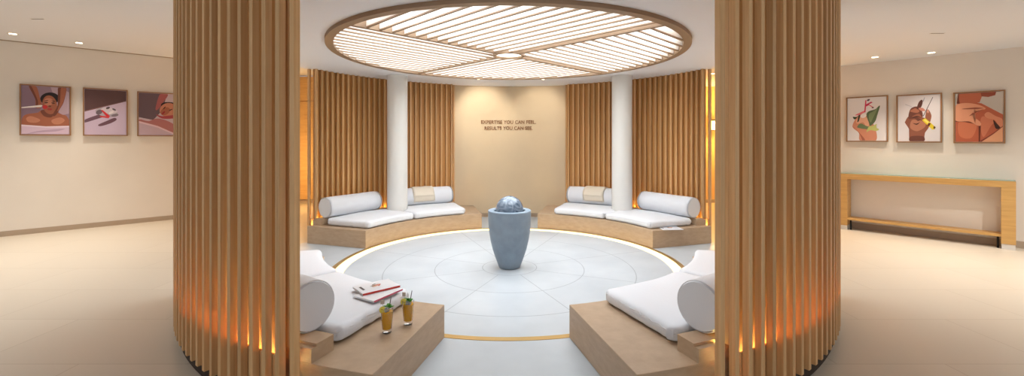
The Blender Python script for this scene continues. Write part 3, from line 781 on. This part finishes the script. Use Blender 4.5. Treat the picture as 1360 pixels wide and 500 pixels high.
hand = [((140, 84, 64), [(.3, 0), (.62, 0), (.64, .16), (.74, .3), (.74, .42), (.66, .5), (.3, .56), (.18, .44), (.18, .4), (.28, .24)], True),
        ((178, 118, 92), [(.3, .3), (.46, .22), (.64, .3), (.66, .4), (.5, .46), (.34, .46)], True),
        ((104, 58, 46), [(.3, 0), (.62, 0), (.62, .1), (.46, .12), (.3, .1)], True),
        ((110, 62, 50), [(.26, .5), (.3, .7), (.44, .76), (.56, .7), (.6, .54), (.5, .44), (.4, .5)], True),
        ((168, 106, 82), [(.3, .66), (.42, .72), (.52, .66), (.46, .62)], True), ((150, 92, 70), [(.34, .54), (.5, .6), (.58, .52), (.56, .48), (.44, .54)], True),
        ((90, 50, 42), [(.46, .7), (.5, .84), (.57, .9), (.6, .86), (.56, .74)], True), ((198, 130, 112), [(.5, .72), (.6, .72), (.66, .66), (.56, .66)], True),
        ((150, 92, 70), [(.66, .44), (.68, .64), (.73, .68), (.8, .56), (.78, .44), (.74, .38)], True), ((206, 150, 132), E(.72, .64, .022, .035, 10), False),
        ((60, 34, 30), [(.36, .4), (.46, .36), (.54, .42), (.5, .4), (.44, .385)], True), ((60, 34, 30), [(.34, .5), (.46, .55), (.58, .5), (.46, .53)], True),
        ((96, 90, 100), [(.6, .54), (.62, .54), (.84, .94), (.83, .95)], False), ((150, 150, 160), [(.18, .82), (.34, .76), (.34, .755), (.18, .81)], False),
        ((140, 140, 150), [(.6, .86), (.64, .95), (.65, .95), (.62, .86)], False),
        ((226, 200, 50), [(.58, .46), (.66, .5), (.9, .3), (.88, .26), (.82, .25)], False), ((236, 222, 110), [(.62, .46), (.66, .48), (.78, .38), (.75, .36)], False),
        ((110, 50, 30), [(.74, .4), (.79, .38), (.75, .32), (.7, .34)], False), ((90, 70, 30), [(.86, .33), (.9, .3), (.88, .26), (.84, .28)], False)]
back = [((186, 96, 66), [(0, 0), (0, .74), (.1, .86), (.56, .78), (.96, .56), (1, .54), (1, 0)], False),
        ((190, 104, 74), [(.06, 1), (.05, .84), (.2, .78), (.52, .8), (.56, .9), (.6, 1)], False),
        ((150, 74, 52), [(.56, .92), (.7, .9), (.84, .93), (.86, 1), (.54, 1)], False), ((222, 220, 216), [(0, .9), (.05, 1), (0, 1)], False),
        ((112, 54, 40), [(.03, .8), (.06, 1), (.08, 1), (.08, .84), (.1, .78)], False),
        ((204, 118, 84), [(.06, .38), (.1, .12), (.34, .08), (.46, .3), (.4, .4), (.2, .42)], True),
        ((206, 122, 90), [(.56, .5), (.7, .5), (.82, .42), (.74, .3), (.6, .1), (.54, .3)], True),
        ((112, 52, 36), [(0, .42), (.2, .41), (.4, .37), (.52, .34), (.5, .2), (.5, 0), (.53, 0), (.53, .22), (.55, .4), (.5, .42), (.2, .45), (0, .46)], False),
        ((226, 156, 122), [(0, .74), (.16, .8), (.4, .78), (.58, .72), (.64, .66), (.46, .64), (.34, .56), (.44, .48), (.54, .4), (.54, .33), (.46, .34), (.3, .42), (0, .45)], True),
        ((150, 76, 54), [(.3, .53), (.4, .6), (.6, .66), (.5, .62), (.38, .56)], True), ((150, 76, 54), [(.14, .68), (.4, .67), (.6, .68), (.4, .7)], True),
        ((216, 140, 106), [(.62, .55), (.7, .6), (.84, .52), (.99, .44), (.99, .26), (.9, .34), (.82, .44), (.68, .48)], True),
        ((60, 34, 26), [(.8, .44), (.86, .38), (.94, .28), (.86, .26), (.82, .34)], True),
        ((224, 160, 120), [(.55, .0), (.8, .16), (.99, .3), (.99, 0)], False), ((130, 60, 42), [(.53, .02), (.8, .18), (.99, .32), (.99, .3), (.8, .155), (.56, .0)], False)]
gL, gR = 'framed photographs in the left hall', 'framed photographs in the right hall'
nL = (1, -1); nR = (-1, -1)
def zof(y_px, Y): return CAMZ + (Y0 - y_px) / F * Y
for px0, px1, yt, yb, bg, sh, lab in ((26, 94.5, 111.5, 180, (152, 126, 140), face_a, 'framed photograph of a woman lying under a face treatment, two hands at her face'),
        (110, 169.5, 116.5, 180.5, (204, 184, 206), obj_b, 'framed photograph of a silvery object with a red band on pale purple'),
        (182, 247, 121.5, 181, (198, 178, 186), face_c, 'framed photograph of a tilted face, partly hidden by the left slat screen')):
    a, b = hitL(px0), hitL(px1)
    picture(a, b, zof(yb, a.y), zof(yt, a.y), nL, bg, sh, lab, gL)
for px0, px1, yt, yb, bg, sh, lab in ((1124.5, 1180, 130, 188.5, (226, 222, 224), flower, 'framed photograph of a hand holding a green leaf and pink flower'),
        (1191, 1251.5, 127, 189.5, (220, 214, 216), hand, 'framed photograph of a hand with a needle and yellow vial'),
        (1266.5, 1335.5, 123.5, 190.5, (196, 186, 176), back, 'framed photograph of hands massaging bare shoulders, rightmost picture')):
    a, b = hitR(px0), hitR(px1)
    picture(a, b, zof((yb), a.y), zof(yt, a.y), nR, bg, sh, lab, gR)

# ------------------------------------------------------------------ world and camera
w = bpy.data.worlds.new('World'); sc.world = w; w.use_nodes = True
w.node_tree.nodes['Background'].inputs['Color'].default_value = (.86, .92, 1.0, 1)
w.node_tree.nodes['Background'].inputs['Strength'].default_value = .72
cam = bpy.data.cameras.new('camera'); co = bpy.data.objects.new('camera', cam); link(co)
co.location = (0, 0, CAMZ); co.rotation_euler = (R_(90), 0, 0)
cam.sensor_width = 36; cam.lens = 36 * F / 1360; cam.shift_y = -(250 - Y0) / 1360
cam.clip_start = .05
sc.camera = co
sc.view_settings.view_transform = 'Standard'; sc.view_settings.look = 'None'
sc.view_settings.exposure = 0.5; sc.view_settings.gamma = 1; sc.view_settings.use_curve_mapping = False
